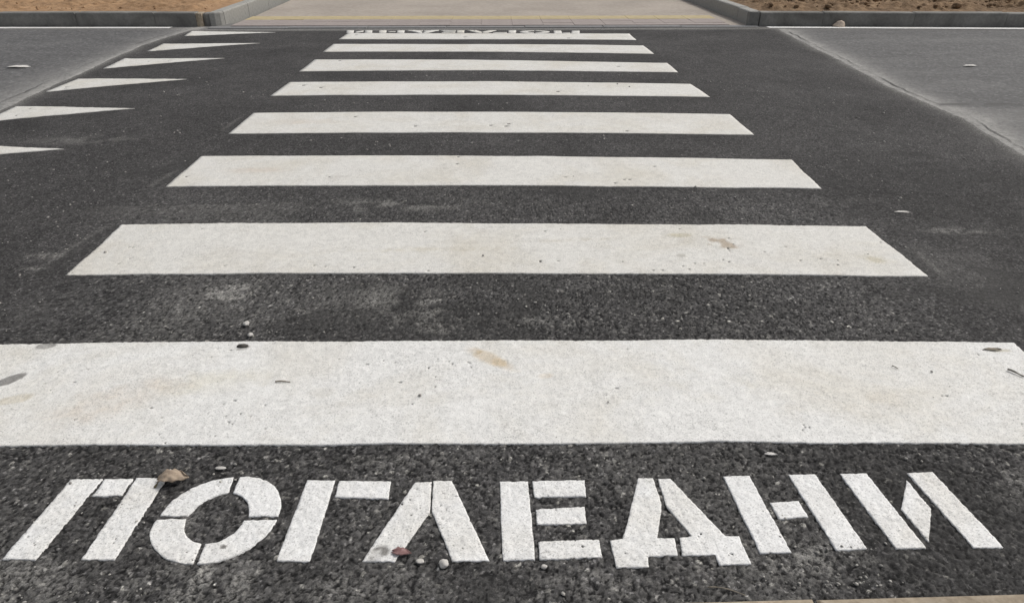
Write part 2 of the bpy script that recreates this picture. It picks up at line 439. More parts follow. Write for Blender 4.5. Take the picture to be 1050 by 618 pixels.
for (cx, cy, rx, ry, a, sd_) in [(-.98, 2.277, .11, .08, 1.6, 1), (-.41, 2.21, .14, .14, .55, 2), (-.345, 2.07, .13, .08, .55, 3),
                           (-.225, 2.13, .07, .20, .75, 4), (-.19, 1.99, .12, .06, .6, 5), (2.1, 2.78, .28, .05, .5, 6),
                           (-.62, .985, .22, .10, .42, 7), (-1.05, 1.0, .3, .12, .25, 8), (-.27, .96, .3, .06, .2, 9), (.70, 1.005, .22, .07, .40, 10),
                           (-1.87, 2.64, .12, .04, .6, 11), (-1.85, 2.52, .08, .02, .7, 12), (-.47, 3.15, .5, .14, .45, 13), (.12, 2.03, .16, .06, .4, 14),
                           (-.72, 1.13, .1, .1, .25, 15), (-.62, 1.02, .10, .05, .3, 16), (-1.35, 1.35, .25, .05, .2, 17), (.2, .95, .2, .05, .2, 18),
                           (1.3, 1.2, .2, .1, .25, 19), (-2.6, 4.4, .5, .15, .3, 20), (-.3, 1.34, .35, .04, .22, 21)]:
    dust = dust + 1.5 * a * blob(X, Y, cx, cy, rx, ry, 200 + sd_)
dust += 1.0 * ss(.20, .10, 9.19 - .006 * X - Y) * (.5 + .7 * fbm(X, Y * 3, .6, 35))
dust += .22 * np.clip(fbm(X, Y, .55, 36, 5) - .55, 0, 1) * 4 * (Y < 3.2)
sealed = np.zeros_like(X)
# faint edges left by the stencil mask beside the stripe ends
for x0, y0, x1, y1, sgn in [(-1.835, 2.47, -1.765, 2.955, 1), (-1.79, 3.47, -1.757, 3.72, 1), (-1.775, 4.53, -1.762, 4.89, 1), (1.772, 2.33, 1.79, 2.56, -1)]:
    tt = np.clip((Y - y0) / (y1 - y0), 0, 1); lx = x0 + (x1 - x0) * tt
    on = ss(y0 - .02, y0 + .02, Y) * ss(y1 + .02, y1 - .02, Y)
    dust += .38 * np.exp(-((X - lx) / .016) ** 2) * on * (.3 + 1.1 * fbm(X, Y, .08, 71))
    u = (X - lx) * sgn
    sealed += .30 * ss(.0, .02, u) * ss(.09, .06, u) * on
sealed += .45 * ss(.56, .72, fbm(X, Y * 1.6, .5, 37, 4)) * (Y < 4)
Fc = grid_faces(len(ys), len(xs))
kl = keepL.ravel(); kr = keepR.ravel()
drop = kl[Fc].all(1) | kr[Fc].all(1)
Fc = Fc[~drop]
me = np_mesh('speed_table', np.stack([X, Y, Z], -1).reshape(-1, 3), Fc)
set_attr(me, 'aggregate', 'FLOAT_COLOR', np.stack([H, T, fade, np.ones_like(H)], -1).reshape(-1, 4))
set_attr(me, 'dust', 'FLOAT', np.clip(dust, 0, .9)); set_attr(me, 'sealed', 'FLOAT', np.clip(sealed, 0, .8))
tag(link('raised_crossing_asphalt', me, 'asphalt'), kind='structure')

# thin cracked joint running along each side of the dark table
def ribbon(name, fx, off, y0, y1, wd, zoff):
    yy = np.arange(y0, y1, .03); cx = fx(yy) + off + .03 * (fbm(yy, yy * 0 + off, .35, 15) - .5)
    ww = wd * np.clip(3.2 * fbm(yy, yy * 0, .5, 16) - .9, .05, 2)
    V = np.concatenate([np.stack([cx - ww / 2, yy, z_road(yy) + zoff], -1), np.stack([cx + ww / 2, yy, z_road(yy) + zoff], -1)])
    n = len(yy); i = np.arange(n - 1)
    return np_mesh(name, V, np.stack([i, i + n, i + n + 1, i + 1], 1))
tag(link('road_joint', ribbon('joint', x_right, .075, 2.8, 8.8, .009, .005), 'crack'), kind='structure')
tag(link('road_joint', ribbon('joint', x_left, -.13, 3.5, 9.0, .006, .005), 'crack'), kind='structure')

# ------------------------------------------------------------------ kerbs, pavements, soil
def stone_mesh(L, W, Hh, bev):
    bm = bmesh.new()
    bmesh.ops.create_cube(bm, size=1.0)
    bmesh.ops.scale(bm, vec=(L, W, Hh), verts=bm.verts)
    bmesh.ops.translate(bm, vec=(L / 2, W / 2, -Hh / 2), verts=bm.verts)
    top = [e for e in bm.edges if all(v.co.z > -1e-4 for v in e.verts)]
    bmesh.ops.bevel(bm, geom=top, offset=bev, segments=3, affect='EDGES', profile=.5)
    return mesh_from_bm('kerbstone', bm)
def bed_mesh(name, p0, p1, W, z0, z1):
    d = Vector((p1[0] - p0[0], p1[1] - p0[1])); L = d.length; d.normalize(); n = Vector((-d.y, d.x))
    V = []
    for z in (z0, z1):
        for a, c in ((0, .006), (L, .006), (L, W - .006), (0, W - .006)):
            V.append((p0[0] + d.x * a + n.x * c, p0[1] + d.y * a + n.y * c, z))
    me = bpy.data.meshes.new(name)
    me.from_pydata(V, [], [(3, 2, 1, 0), (4, 5, 6, 7), (0, 1, 5, 4), (1, 2, 6, 5), (2, 3, 7, 6), (3, 0, 4, 7)])
    return me
KS = {}
def kerb_run(name, p0, p1, ztop, mat, first=0.0, length=1.0, W=.15, Hh=.34, tilt=.003, bev=.022):
    """a run of kerbstones from p0 to p1, each stone its own piece over a mortar bed"""
    d = Vector((p1[0] - p0[0], p1[1] - p0[1])); L = d.length; ang = math.atan2(d.y, d.x); d.normalize()
    root = tag(link(name, bed_mesh(name, p0, p1, W, -.30, ztop - .035), 'bed'), kind='structure')
    key = (length, W, Hh, mat)
    if key not in KS:
        KS[key] = stone_mesh(length - .006, W, Hh, bev); KS[key].materials.append(M[mat])
    s = -first
    while s < L - .05:
        o = bpy.data.objects.new('kerbstone', KS[key]); COL.objects.link(o); o.parent = root
        a = max(s, 0); e = min(s + length, L)
        o.scale = ((e - a) / length, 1, 1)
        o.location = (p0[0] + d.x * (a + .003), p0[1] + d.y * (a + .003), ztop + random.uniform(-tilt, tilt) * 1.5)
        o.rotation_euler = (random.uniform(-.01, .01), random.uniform(-tilt, tilt), ang + random.uniform(-tilt, tilt))
        s += length
    return root
KZ = .163
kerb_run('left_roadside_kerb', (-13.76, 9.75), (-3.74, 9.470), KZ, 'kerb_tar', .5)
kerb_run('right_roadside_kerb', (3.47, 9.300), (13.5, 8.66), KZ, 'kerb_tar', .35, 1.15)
kerb_run('left_side_kerb', (-3.44, 9.66), (-3.40, 19.66), KZ, 'kerb')
kerb_run('right_side_kerb', (3.06, 19.4), (3.36, 9.42), KZ + .002, 'kerb', .42)
# quarter-round corner piece closing the right kerb, and the broken end of the left kerb
def prism(name, poly, z0, z1, bev=.015):
    bm = bmesh.new()
    vs = [bm.verts.new((x, y, z1)) for x, y in poly]
    f = bm.faces.new(vs)
    r = bmesh.ops.extrude_face_region(bm, geom=[f])
    for v in r['geom']:
        if isinstance(v, bmesh.types.BMVert): v.co.z = z0
    bmesh.ops.recalc_face_normals(bm, faces=bm.faces)
    top = [e for e in bm.edges if all(v.co.z > z1 - 1e-4 for v in e.verts)]
    bmesh.ops.bevel(bm, geom=top, offset=bev, segments=2, affect='EDGES', profile=.5)
    return mesh_from_bm(name, bm)
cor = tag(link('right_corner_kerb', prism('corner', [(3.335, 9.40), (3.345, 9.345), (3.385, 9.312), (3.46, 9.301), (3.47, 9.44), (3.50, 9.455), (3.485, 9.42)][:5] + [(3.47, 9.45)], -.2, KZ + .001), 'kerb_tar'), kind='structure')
for poly, zt_, mt, bv_ in (([(-3.738, 9.478), (-3.70, 9.470), (-3.668, 9.486), (-3.664, 9.64), (-3.738, 9.64)], KZ - .008, 'near_kerb', .012),
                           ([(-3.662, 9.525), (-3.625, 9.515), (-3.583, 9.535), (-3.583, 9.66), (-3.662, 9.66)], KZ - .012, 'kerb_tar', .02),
                           ([(-3.581, 9.52), (-3.52, 9.535), (-3.465, 9.585), (-3.442, 9.656), (-3.592, 9.656)], KZ - .004, 'kerb', .018)):
    tag(link('left_corner_kerb', prism('corner', poly, -.2, zt_, bv_), mt), kind='structure')
# flush stones across the crossing mouth
kerb_run('flush_kerb', (-3.55, 9.285), (3.45, 9.195), .004, 'drop', 0, 1.0, .155, .2, .001, .006)

# far pavement between the side kerbs: joint bed, one row of pinkish pavers, a yellow row, then concrete
def sheet(name, x0, x1, y0, y1, z, mat, nx=2, ny=2, rise=0, amp=0, seed=0, skew=0):
    xs_ = np.linspace(x0, x1, nx); ys_ = np.linspace(y0, y1, ny)
    X_, Y_ = np.meshgrid(xs_, ys_)
    Z_ = z + rise * (Y_ - y0) + (amp * (fbm(X_, Y_, .6, seed) - .5) if amp else 0)
    return link(name, np_mesh(name, np.stack([X_, Y_ + skew * X_, Z_], -1).reshape(-1, 3), grid_faces(ny, nx)), mat)
pav = tag(sheet('far_pavement', -3.30, 3.38, 9.36, 40, -.004, 'pavement', 60, 200, .004, .006, 3, -.013), kind='structure')
def tile_mesh(L, W, mat):
    me = stone_mesh(L - .002, W - .002, .06, .002); me.name = 'paver'; me.materials.append(M[mat]); return me
pk = tile_mesh(.40, .19, 'paver'); yl = tile_mesh(.40, .36, 'yellow')
for row, (y0, tm) in enumerate(((9.375, pk), (9.565, pk), (9.755, pk), (9.945, yl))):
    for k in range(17):
        x = -3.30 + k * .40 - (.2 if row % 2 else 0) * 0
        if x > 3.3 - .3 or x < -3.34: continue
        o = bpy.data.objects.new('paver', tm); COL.objects.link(o); o.parent = pav
        o.location = (x, y0 - .013 * x, .012 + random.uniform(-.0015, .0015))
        o.rotation_euler = (random.uniform(-.004, .004), random.uniform(-.004, .004), -.013)

# near kerb stones and pavement at the photographer's feet
kerb_run('near_kerb', (-9.0, .745), (9.0, .752), .014, 'near_kerb', .35, 1.0, .155, .2, .001, .012)
tag(sheet('near_pavement', -60, 60, -40, .738, -.002, 'pavement', 40, 40), kind='structure')

# bare soil behind the kerbs
def soil(name, x0, x1, yfun, mat, amp, cell, seed, zb):
    u = np.linspace(0, 1, 520) if abs(x1 - x0) < 12 else np.linspace(0, 1, 60)
    xs_ = x0 + (x1 - x0) * u
    v = np.concatenate([np.linspace(0, 3.6, 210), growing(3.6, 60, .03, 4)[1:]])
    X_, V_ = np.meshgrid(xs_, v)
    Y_ = yfun(X_) + V_
    lum = fbm(X_, Y_, cell, seed, 5); rid = 1 - np.abs(2 * fbm(X_, Y_ * 1.2, cell * .5, seed + 3, 4) - 1)
    xe = x1 if x0 < 0 else x0
    e = ss(0, .35, V_) * ss(.03, .40, np.abs(X_ - xe))
    X_ = X_ - (.030 * V_ * (1 - np.abs(X_ - x0) / abs(x1 - x0)) ** 30 if x0 > 0 else 0)
    Z_ = zb + e * (amp * np.clip(lum - .35, .0, 1) * 1.8 + amp * .8 * (rid - .7)) + .02 * np.minimum(V_, 4) * e - .012 * (1 - e) + .03 * (vn(X_, Y_, cell * .22, seed + 9) - .5) * e * amp / .06
    Z_ = np.maximum(Z_, zb - .012 + .02 * np.minimum(V_, 4) * e)
    return tag(link(name, np_mesh(name, np.stack([X_, Y_, Z_], -1).reshape(-1, 3), grid_faces(len(v), len(xs_))), mat, smooth=True), kind='structure')
soil('left_soil', -12.0, -3.52, lambda x: 9.612 - .028 * (x + 3.74) , 'soil_left', .045, .30, 300, KZ - .002)
soil('right_soil', 3.45, 12.5, lambda x: 9.445 - .0638 * (x - 3.47), 'soil_right', .085, .30, 340, KZ - .004)

# clods lying on the soil (a mass nobody could count)
def clods(name, n, xr, yf, mat, zb, smin, smax, seed):
    rnd = random.Random(seed); bm0 = bmesh.new(); bmesh.ops.create_icosphere(bm0, subdivisions=1, radius=1)
    bv = np.array([v.co[:] for v in bm0.verts]); bf = np.array([[v.index for v in f.verts] for f in bm0.faces]); bm0.free()
    rs = np.random.RandomState(seed); V = []; F = []
    for k in range(n):
        x = rnd.uniform(*xr); y = yf(x) + .15 + 3.2 * rnd.random() ** 1.2
        s = smin + (smax - smin) * rnd.random() ** 2.5
        a = rnd.random() * 6.28; ca, sa = math.cos(a), math.sin(a)
        q = bv * (1 + .35 * (rs.rand(len(bv), 1) - .5)) * np.array([s * rnd.uniform(.8, 1.6), s, s * .7])
        q = np.stack([q[:, 0] * ca - q[:, 1] * sa, q[:, 0] * sa + q[:, 1] * ca, q[:, 2]], 1)
        V.append(q + (x, y, zb + s * .2 + .02 * (y - yf(x)))); F.append(bf + k * len(bv))
    return tag(link(name, np_mesh(name, np.concatenate(V), np.concatenate(F)), mat), kind='stuff')
clods('soil_clods', 700, (3.7, 9.5), lambda x: 9.445 - .0638 * (x - 3.47), 'soil_right', KZ + .03, .010, .060, 5)
clods('soil_clods', 420, (-9.5, -3.7), lambda x: 9.612 - .028 * (x + 3.74), 'soil_left', KZ + .006, .004, .018, 6)

# ------------------------------------------------------------------ painted markings
STAINS = [  # cx, cy, rx, ry, angle, colour, softness, mottling
    (-1.478, 1.737, .052, .024, .75, (.36, .355, .35), .15, 0), (-1.470, 1.927, .036, .020, .1, (.40, .395, .385), .2, .2),
    (-1.40, 1.64, .06, .028, .3, (.86, .82, .74), .4, .2), (-.012, 1.797, .125, .036, -.70, (.80, .68, .52), .55, .35),
    (.155, 1.70, .03, .02, .2, (.90, .83, .74), .6, .4), (-1.10, 1.62, .26, .11, .5, (.93, .88, .83), .8, .5), (-.85, 1.70, .22, .08, .1, (.95, .93, .87), .8, .4),
    (-.82, 1.888, .026, .020, .3, (.30, .29, .27), .5, .5), (.989, 2.665, .10, .065, -.5, (.66, .58, .50), .3, 1.0), (.825, 2.74, .07, .028, 0, (.84, .81, .70), .5, .3),
    (.778, 2.532, .024, .02, .3, (.62, .61, .57), .4, .5), (1.576, 2.486, .09, .05, -.3, (.87, .84, .74), .7, .6), (1.637, 1.81, .05, .013, -.1, (.70, .66, .56), .4, .2),
    (-.6093, 1.075, .008, .007, 0, (.30, .29, .28), .3, 0), (-.262, 1.047, .030, .022, .6, (.34, .33, .32), .5, .7), (-.25, 2.62, .5, .03, 0, (.92, .90, .85), .8, .8),
    (.35, 2.70, .3, .03, .05, (.90, .88, .84), .8, .8), (-1.30, 3.70, .25, .07, 0, (.93, .88, .84), .8, .4), (-.5, 1.60, .25, .09, .2, (.93, .92, .90), .8, .9), (.6, 1.62, .35, .08, .1, (.94, .93, .90), .8, .9),
    (1.0, 1.55, .3, .08, .1, (.95, .93, .90), .8, .8), (-1.3, 4.72, .3, .1, 0, (.94, .90, .86), .8, .4), (-.83, 3.55, .12, .06, 0, (.88, .87, .86), .8, .8)]
def stain_at(x, y):
    c = np.ones((len(x), 3)) * np.where((y > 2.1)[:, None], np.array([[.87, .855, .82]]), np.where((y > 1.33)[:, None], np.array([[.95, .945, .93]]), 1.0))
    for cx, cy, rx, ry, an, col, soft, mot in STAINS:
        ux = (x - cx) * math.cos(an) + (y - cy) * math.sin(an); uy = -(x - cx) * math.sin(an) + (y - cy) * math.cos(an)
        d = np.sqrt((ux / rx) ** 2 + (uy / ry) ** 2)
        d = d + .35 * soft * (fbm(x, y, .03, 401) - .5) * 2
        k = ss(1.0, 1.0 - soft, d)
        if mot: k = k * (1 - mot + mot * ss(.40, .62, fbm(x, y, min(rx, ry) * .7, 402, 4)) * 1.1)
        k = np.clip(k, 0, 1)
        c = c * (1 - k[:, None] + k[:, None] * np.array(col))
    return c
def paint_mesh(name, V2, F, thick=.0017, rough=.34):
    """a film of paint over the asphalt relief, with its own small edge down to the asphalt"""
    x, y = V2[:, 0], V2[:, 1]
    h, _ = aggregate(x, y)
    sp = .0034 + .0056 * ss(1.5, 6, y)
    Z_ = z_table(x, y) + thick + (h - 1) * AGG * rough * ss(5, 2, y)
    V = np.stack([x, y, Z_], -1)
    k = F.shape[1]
    E = np.concatenate([F[:, [a, (a + 1) % k]] for a in range(k)])
    key = np.sort(E, 1); kk = key[:, 0].astype(np.int64) * len(V) + key[:, 1]
    u, idx, cnt = np.unique(kk, return_index=True, return_counts=True)
    Bd = E[idx[cnt == 1]]
    bvs = np.unique(Bd); mp = -np.ones(len(V), int); mp[bvs] = len(V) + np.arange(len(bvs))
    low = V[bvs].copy(); low[:, 2] -= .0085
    Vall = np.concatenate([V, low])
    skirt = np.stack([Bd[:, 1], Bd[:, 0], mp[Bd[:, 0]], mp[Bd[:, 1]]], 1)
    if k == 3:
        sk = np.concatenate([skirt[:, [0, 1, 2]], skirt[:, [0, 2, 3]]])
    else: sk = skirt
    me = np_mesh(name, Vall, np.concatenate([F, sk]))
    st_ = np.concatenate([stain_at(x, y), stain_at(low[:, 0], low[:, 1])])
    set_attr(me, 'stain', 'FLOAT_COLOR', np.concatenate([st_, np.ones((len(st_), 1))], 1))
    return me

def wob(s, seed, a1, a2):
    return a1 * (fbm(s, s * 0 + seed, .30, seed, 2) - .5) * 2 + a2 * (fbm(s, s * 0, .010, seed + 5, 2) - .5) * 2
def stripe(q, step, seed):
    (ax, ay), (bx, by), (cx, cy), (dx, dy) = q        # near-left, far-left, far-right, near-right
    L = math.hypot(dx - ax, dy - ay); W = math.hypot(bx - ax, by - ay)
    nu = int(L / step); nv = max(8, int(W / step))
    U, Vv = np.meshgrid(np.linspace(0, 1, nu), np.linspace(0, 1, nv))
    # ease the spacing so the ragged rims get fine steps
    x = (1 - U) * (1 - Vv) * ax + (1 - U) * Vv * bx + U * Vv * cx + U * (1 - Vv) * dx
    y = (1 - U) * (1 - Vv) * ay + (1 - U) * Vv * by + U * Vv * cy + U * (1 - Vv) * dy
    near = wob(x, seed, .008, .0016) * (1 - Vv) ** 3; far_ = wob(x, seed + 50, .008, .0016) * Vv ** 3
    lft = wob(y, seed + 90, .010, .002) * (1 - U) ** 30; rgt = wob(y, seed + 130, .007, .002) * U ** 30
    x = x + lft + rgt; y = y + near + far_
    V2 = np.stack([x, y], -1).reshape(-1, 2); F = grid_faces(nv, nu)
    c = V2[F].mean(1)
    # worn pits where the film has broken away
    pit = (fbm(c[:, 0], c[:, 1], .012, seed + 7, 2) > .955 - .10 * ss(.52, .70, fbm(c[:, 0], c[:, 1], .22, seed + 8, 3)))
    inner = np.ones((nv - 1, nu - 1), bool); inner[0] = inner[-1] = False; inner[:, 0] = inner[:, -1] = False
    F = F[~(pit & inner.ravel())]
    return paint_mesh('stripe', V2, F)
ORD = ['broad white crossing stripe nearest the painted word, with a tan stain', 'second white crossing stripe from the painted word, with blotchy stains at its right',
       'third white crossing stripe from the painted word', 'fourth white crossing stripe from the painted word', 'fifth white crossing stripe from the painted word',
       'sixth white crossing stripe from the painted word, third from the far kerb', 'second white crossing stripe from the far kerb', 'white crossing stripe nearest the far kerb']
for k, q in enumerate(STRIPES):
    step = (.0055, .009, .014, .02, .028, .03, .035, .035)[k]
    o = link('crossing_stripe', stripe(q, step, 500 + 300 * k), 'paint')
    tag(o, ORD[k], 'crossing stripe', 'white stripes of the zebra crossing')

def dens(poly, step, closed=True):
    out = []
    n = len(poly)
    for i in range(n):
        a = np.array(poly[i]); b_ = np.array(poly[(i + 1) % n]); L = np.linalg.norm(b_ - a); m_ = max(1, int(L / step))
        for k in range(m_): out.append(a + (b_ - a) * k / m_)
    return np.array(out)
def inside(P, poly):
    x, y = P[:, 0], P[:, 1]; r = np.zeros(len(P), bool); n = len(poly)
    for i in range(n):
        x1, y1 = poly[i]; x2, y2 = poly[(i + 1) % n]
        if y1 == y2: continue
        c = ((y1 > y) != (y2 > y)) & (x < (x2 - x1) * (y - y1) / (y2 - y1) + x1)
        r ^= c
    return r
def fill(poly, step, jit, seed):
    """triangulated, finely divided polygon with a slightly ragged rim"""
    rs = np.random.RandomState(seed)
    B = dens(poly, step * 1.0)
    ctr = B.mean(0)
    nx_ = (fbm(B[:, 0], B[:, 1], .010, seed, 2) - .5) * 2 * jit + (fbm(B[:, 0], B[:, 1], .06, seed + 3, 2) - .5) * 2 * jit
    ny_ = (fbm(B[:, 0], B[:, 1], .010, seed + 9, 2) - .5) * 2 * jit + (fbm(B[:, 0], B[:, 1], .06, seed + 13, 2) - .5) * 2 * jit
    B = B + np.stack([nx_, ny_], 1)
    lo = B.min(0); hi = B.max(0)
    gx, gy = np.meshgrid(np.arange(lo[0], hi[0], step), np.arange(lo[1], hi[1], step))
    P = np.stack([gx.ravel(), gy.ravel()], 1) + rs.uniform(-.25, .25, (gx.size, 2)) * step
    P = P[inside(P, B)]
    if len(P):
        d = np.min(((P[:, None, :] - B[None]) ** 2).sum(-1), 1); P = P[d > (.6 * step) ** 2]
    A = np.concatenate([B, P]); nb = len(B)
    vs, es, fs, *_ = delaunay_2d_cdt([Vector(p_) for p_ in A], [(i, (i + 1) % nb) for i in range(nb)], [], 1, 1e-7)
    V2 = np.array([v[:] for v in vs]); F = np.array(fs)
    c = V2[F].mean(1)
    ok = inside(c, B)
    F = F[ok]; c = c[ok]
    a = V2[F]; ar = (a[:, 1, 0] - a[:, 0, 0]) * (a[:, 2, 1] - a[:, 0, 1]) - (a[:, 1, 1] - a[:, 0, 1]) * (a[:, 2, 0] - a[:, 0, 0])
    F = np.where((ar < 0)[:, None], F[:, ::-1], F)
    pit = fbm(c[:, 0], c[:, 1], .007, seed + 21, 2) > .955 - .12 * ss(.5, .7, fbm(c[:, 0], c[:, 1], .10, seed + 22, 3))
    F = F[~pit]
    return V2, F
TL = ['nearest the far kerb', 'second from the far kerb', 'third from the far kerb', 'fourth from the far kerb', 'fifth from the far kerb', 'cut off by the left picture edge']
for k, q in enumerate(TRIANGLES):
    V2, F = fill(q, .03, .006, 900 + k)
    tag(link('ramp_triangle', paint_mesh('triangle', V2, F), 'paint'), 'long white ramp triangle on the dark asphalt, ' + TL[k], 'road marking', 'white ramp triangles left of the crossing')

NAMES = {'П': 'first', 'О': 'second', 'Г': 'third', 'Л': 'fourth', 'Е': 'fifth', 'Д': 'sixth', 'Н': 'seventh', 'И': 'eighth and last'}
def catmull(q, seg):
    """round the O's arcs: corners stay, other points are smoothed"""
    return q
for n_, (ch, polys) in enumerate(LETTERS.items()):
    cx = np.mean([p_[0] for q in polys for p_ in q]); cy = min(p_[1] for q in polys for p_ in q)
    root = empty('painted_letter', (float(cx), float(cy), float(z_table(cx, cy))))
    tag(root, 'white stencilled letter %s, %s letter of the near painted word' % (ch, NAMES[ch]), 'letter', 'letters of the near painted word')
    for j, q in enumerate(polys):
        if ch == 'О':
            # arcs: resample each curved side with a Catmull-Rom spline
            cut = {0: 5, 1: 6, 2: 6, 3: 7}[j]
            out = []
            for side in (q[:cut + 1], q[cut + 1:]):
                P = np.array(side); P = np.concatenate([[2 * P[0] - P[1]], P, [2 * P[-1] - P[-2]]])
                for i in range(1, len(P) - 2):
                    for tt in np.linspace(0, 1, 5)[:-1]:
                        p0, p1, p2, p3 = P[i - 1:i + 3]
                        out.append(.5 * ((2 * p1) + (-p0 + p2) * tt + (2 * p0 - 5 * p1 + 4 * p2 - p3) * tt ** 2 + (-p0 + 3 * p1 - 3 * p2 + p3) * tt ** 3))
                out.append(P[-2])
            q = [tuple(v) for v in out]
        V2, F = fill(q, .0042, .0011, 1000 + 40 * n_ + 7 * j)
        me = paint_mesh('stroke', V2, F, .0012, .42)
        o = link('stroke', me, 'paint'); o.parent = root
        o.matrix_parent_inverse = Matrix.Translation(root.location).inverted()

# the same word across the far end, facing people who come from there
far_root = empty('painted_word', (-.3, 9.0, 0))
tag(far_root, 'flat white stencilled word seen upside down, squeezed between the farthest stripe and the far kerb', 'lettering')
for n_, (ch, polys) in enumerate(LETTERS.items()):
    Vs = []; Fs = []; off = 0
    for j, q in enumerate(polys):
        q2 = [(-.32 - (x - .02) * 1.30, 8.905 + (1.14 - y) * .9 - (-.3 - (x - .02) * 1.3) * .030) for x, y in q]
        V2, F = fill(q2, .03, .002, 2000 + 40 * n_ + j)
        Vs.append(V2); Fs.append(F + off); off += len(V2)
    o = link('letter', paint_mesh('letter', np.concatenate(Vs), np.concatenate(Fs), .004), 'paint'); o.parent = far_root
    o.matrix_parent_inverse = Matrix.Translation(far_root.location).inverted()

# thin edge lines beside the kerb
def edge_line(x0, y0, x1, y1, wd, label, seed):
    n = max(4, int(abs(x1 - x0) / .05)); s = np.linspace(0, 1, n)
    xs_ = x0 + (x1 - x0) * s; yc = y0 + (y1 - y0) * s
    rows = []
    for k, f in enumerate((-.5, 0, .5)):
        rows.append(np.stack([xs_, yc + f * wd * (1 + .1 * (fbm(xs_, xs_ * 0 + k, .4, seed) - .5)), z_road(yc) + .0065], -1))
    me = np_mesh('line', np.concatenate(rows), grid_faces(3, n))
    set_attr(me, 'stain', 'FLOAT_COLOR', np.ones((3 * n, 4)))
    tag(link('edge_line', me, 'paint'), label, 'road line', 'white edge lines along the far kerb')
edge_line(-14, 9.64, -4.03, 9.362, .13, 'thin white edge line in front of the left far kerb', 5)
edge_line(3.54, 9.165, 14, 8.46, .125, 'thin white edge line in front of the right far kerb', 6)

# ------------------------------------------------------------------ leaves, stones and scraps
def ground_z(x, y):
    return float(z_table(x, y))
# curled brown leaf
def leaf_mesh(L, W, curl, nu=26, nv=15, seed=1):
    u, v = np.meshgrid(np.linspace(0, 1, nu), np.linspace(-1, 1, nv))
    wd = W * np.sin(np.pi * np.clip(u, .02, .985) ** .75) ** .8 * (1 + .12 * np.sin(u * 23) * (np.abs(v) > .7))
    x = u * L - .006 * v * v
    ang = v * curl * (.55 + .6 * u)
    rad = wd / max(curl, .1) * 1.15
    y = rad * np.sin(ang)
    z = rad * np.cos(ang) - rad * (.35 if curl > .9 else math.cos(curl * 1.05)) + .010 * np.sin(np.pi * u * 1.1) * (L / .088) * min(1, curl)
    far_up = np.clip(v, 0, 1) ** 2 * ss(.45, .95, u)
    q = L / .088 * min(1, curl)
    z = z + q * (.020 * far_up + .0015 * np.sin(9 * v + 14 * u) + .003 * (fbm(u, v, .25, seed) - .5)); y = y - .006 * q * far_up
    return np_mesh('leaf', np.stack([x, y, z], -1).reshape(-1, 3), grid_faces(nv, nu))
root = empty('fallen_leaf', (-.838, 1.277, ground_z(-.838, 1.277)))
root.rotation_euler = (0, 0, R(12))
tag(root, 'curled brown dead leaf lying between the first two painted letters', 'leaf')
o = link('blade', leaf_mesh(.070, .027, 1.15), 'leaf', root, True); o.location = (.004, 0, .006)
sm = o.modifiers.new('thickness', 'SOLIDIFY'); sm.thickness = .0007
def tube(name, pts, r0, r1, n=6, wob_=0.0, seed=1):
    rnd = random.Random(seed); V = []; F = []
    P = [Vector(p_) for p_ in pts]
    for i, p_ in enumerate(P):
        d = (P[min(i + 1, len(P) - 1)] - P[max(i - 1, 0)]).normalized()
        a = d.orthogonal().normalized(); b_ = d.cross(a)
        r = (r0 + (r1 - r0) * i / (len(P) - 1)) * (1 + wob_ * rnd.uniform(-1, 1))
        for k in range(n):
            t_ = 6.2832 * k / n; V.append(p_ + a * math.cos(t_) * r + b_ * math.sin(t_) * r)
    for i in range(len(P) - 1):
        for k in range(n):
            F.append((i * n + k, i * n + (k + 1) % n, (i + 1) * n + (k + 1) % n, (i + 1) * n + k))
    F.append(tuple(range(n))[::-1]); F.append(tuple((len(P) - 1) * n + k for k in range(n)))
    me = bpy.data.meshes.new(name); me.from_pydata([v[:] for v in V], [], F); return me
st_ = link('stem', tube('stem', [(-.004, -.014, .002), (0, -.007, .004), (.006, -.002, .010), (.016, 0, .014)], .0028, .0018), 'stem', root, True)
# small flat leaf scraps
def scrap(name, x, y, L, W, rot, mat, label, cat, curl=.5, seed=3, lift=.002, group=None):
    o = link(name, leaf_mesh(L, W, curl, 14, 9, seed), mat, None, True)
    o.location = (x, y, ground_z(x, y) + lift); o.rotation_euler = (0, 0, rot)
    s_ = o.modifiers.new('thickness', 'SOLIDIFY'); s_.thickness = .0006
    return tag(o, label, cat, group)
scrap('leaf_scrap', -.228, 1.047, .040, .012, -.1, 'red_leaf', 'small reddish torn leaf beside the foot of the letter Л', 'leaf', .6, 4, .002)
scrap('leaf_scrap', 1.600, 1.812, .052, .007, -.12, 'twig', 'pale olive leaf scrap on the nearest stripe by its right end', 'leaf', .35, 5, .003)
scrap('pale_chip', .706, 1.335, .030, .006, -.1, 'paper', 'small white chip on asphalt above the letter Н', 'chip', .5, 6, .001)
scrap('pale_chip', 1.93, 3.0, .075, .012, -.1, 'pebble', 'small pale scrap on dark asphalt right of the second stripe', 'scrap', .3, 7, .001)
scrap('paper_scrap', -4.66, 7.0, .22, .045, .05, 'paper', 'white scrap on grey asphalt left of the ramp triangles', 'scrap', .22, 8, .0)
bpy.data.objects['paper_scrap'].location.z = float(z_road(7.0)) + .006
o = scrap('paper_scrap', 4.62, 6.79, .14, .03, .05, 'paper', 'white scrap on grey asphalt at the right, below the kerb', 'scrap', .22, 9, .0)
o.location.z = float(z_road(6.79)) + .006
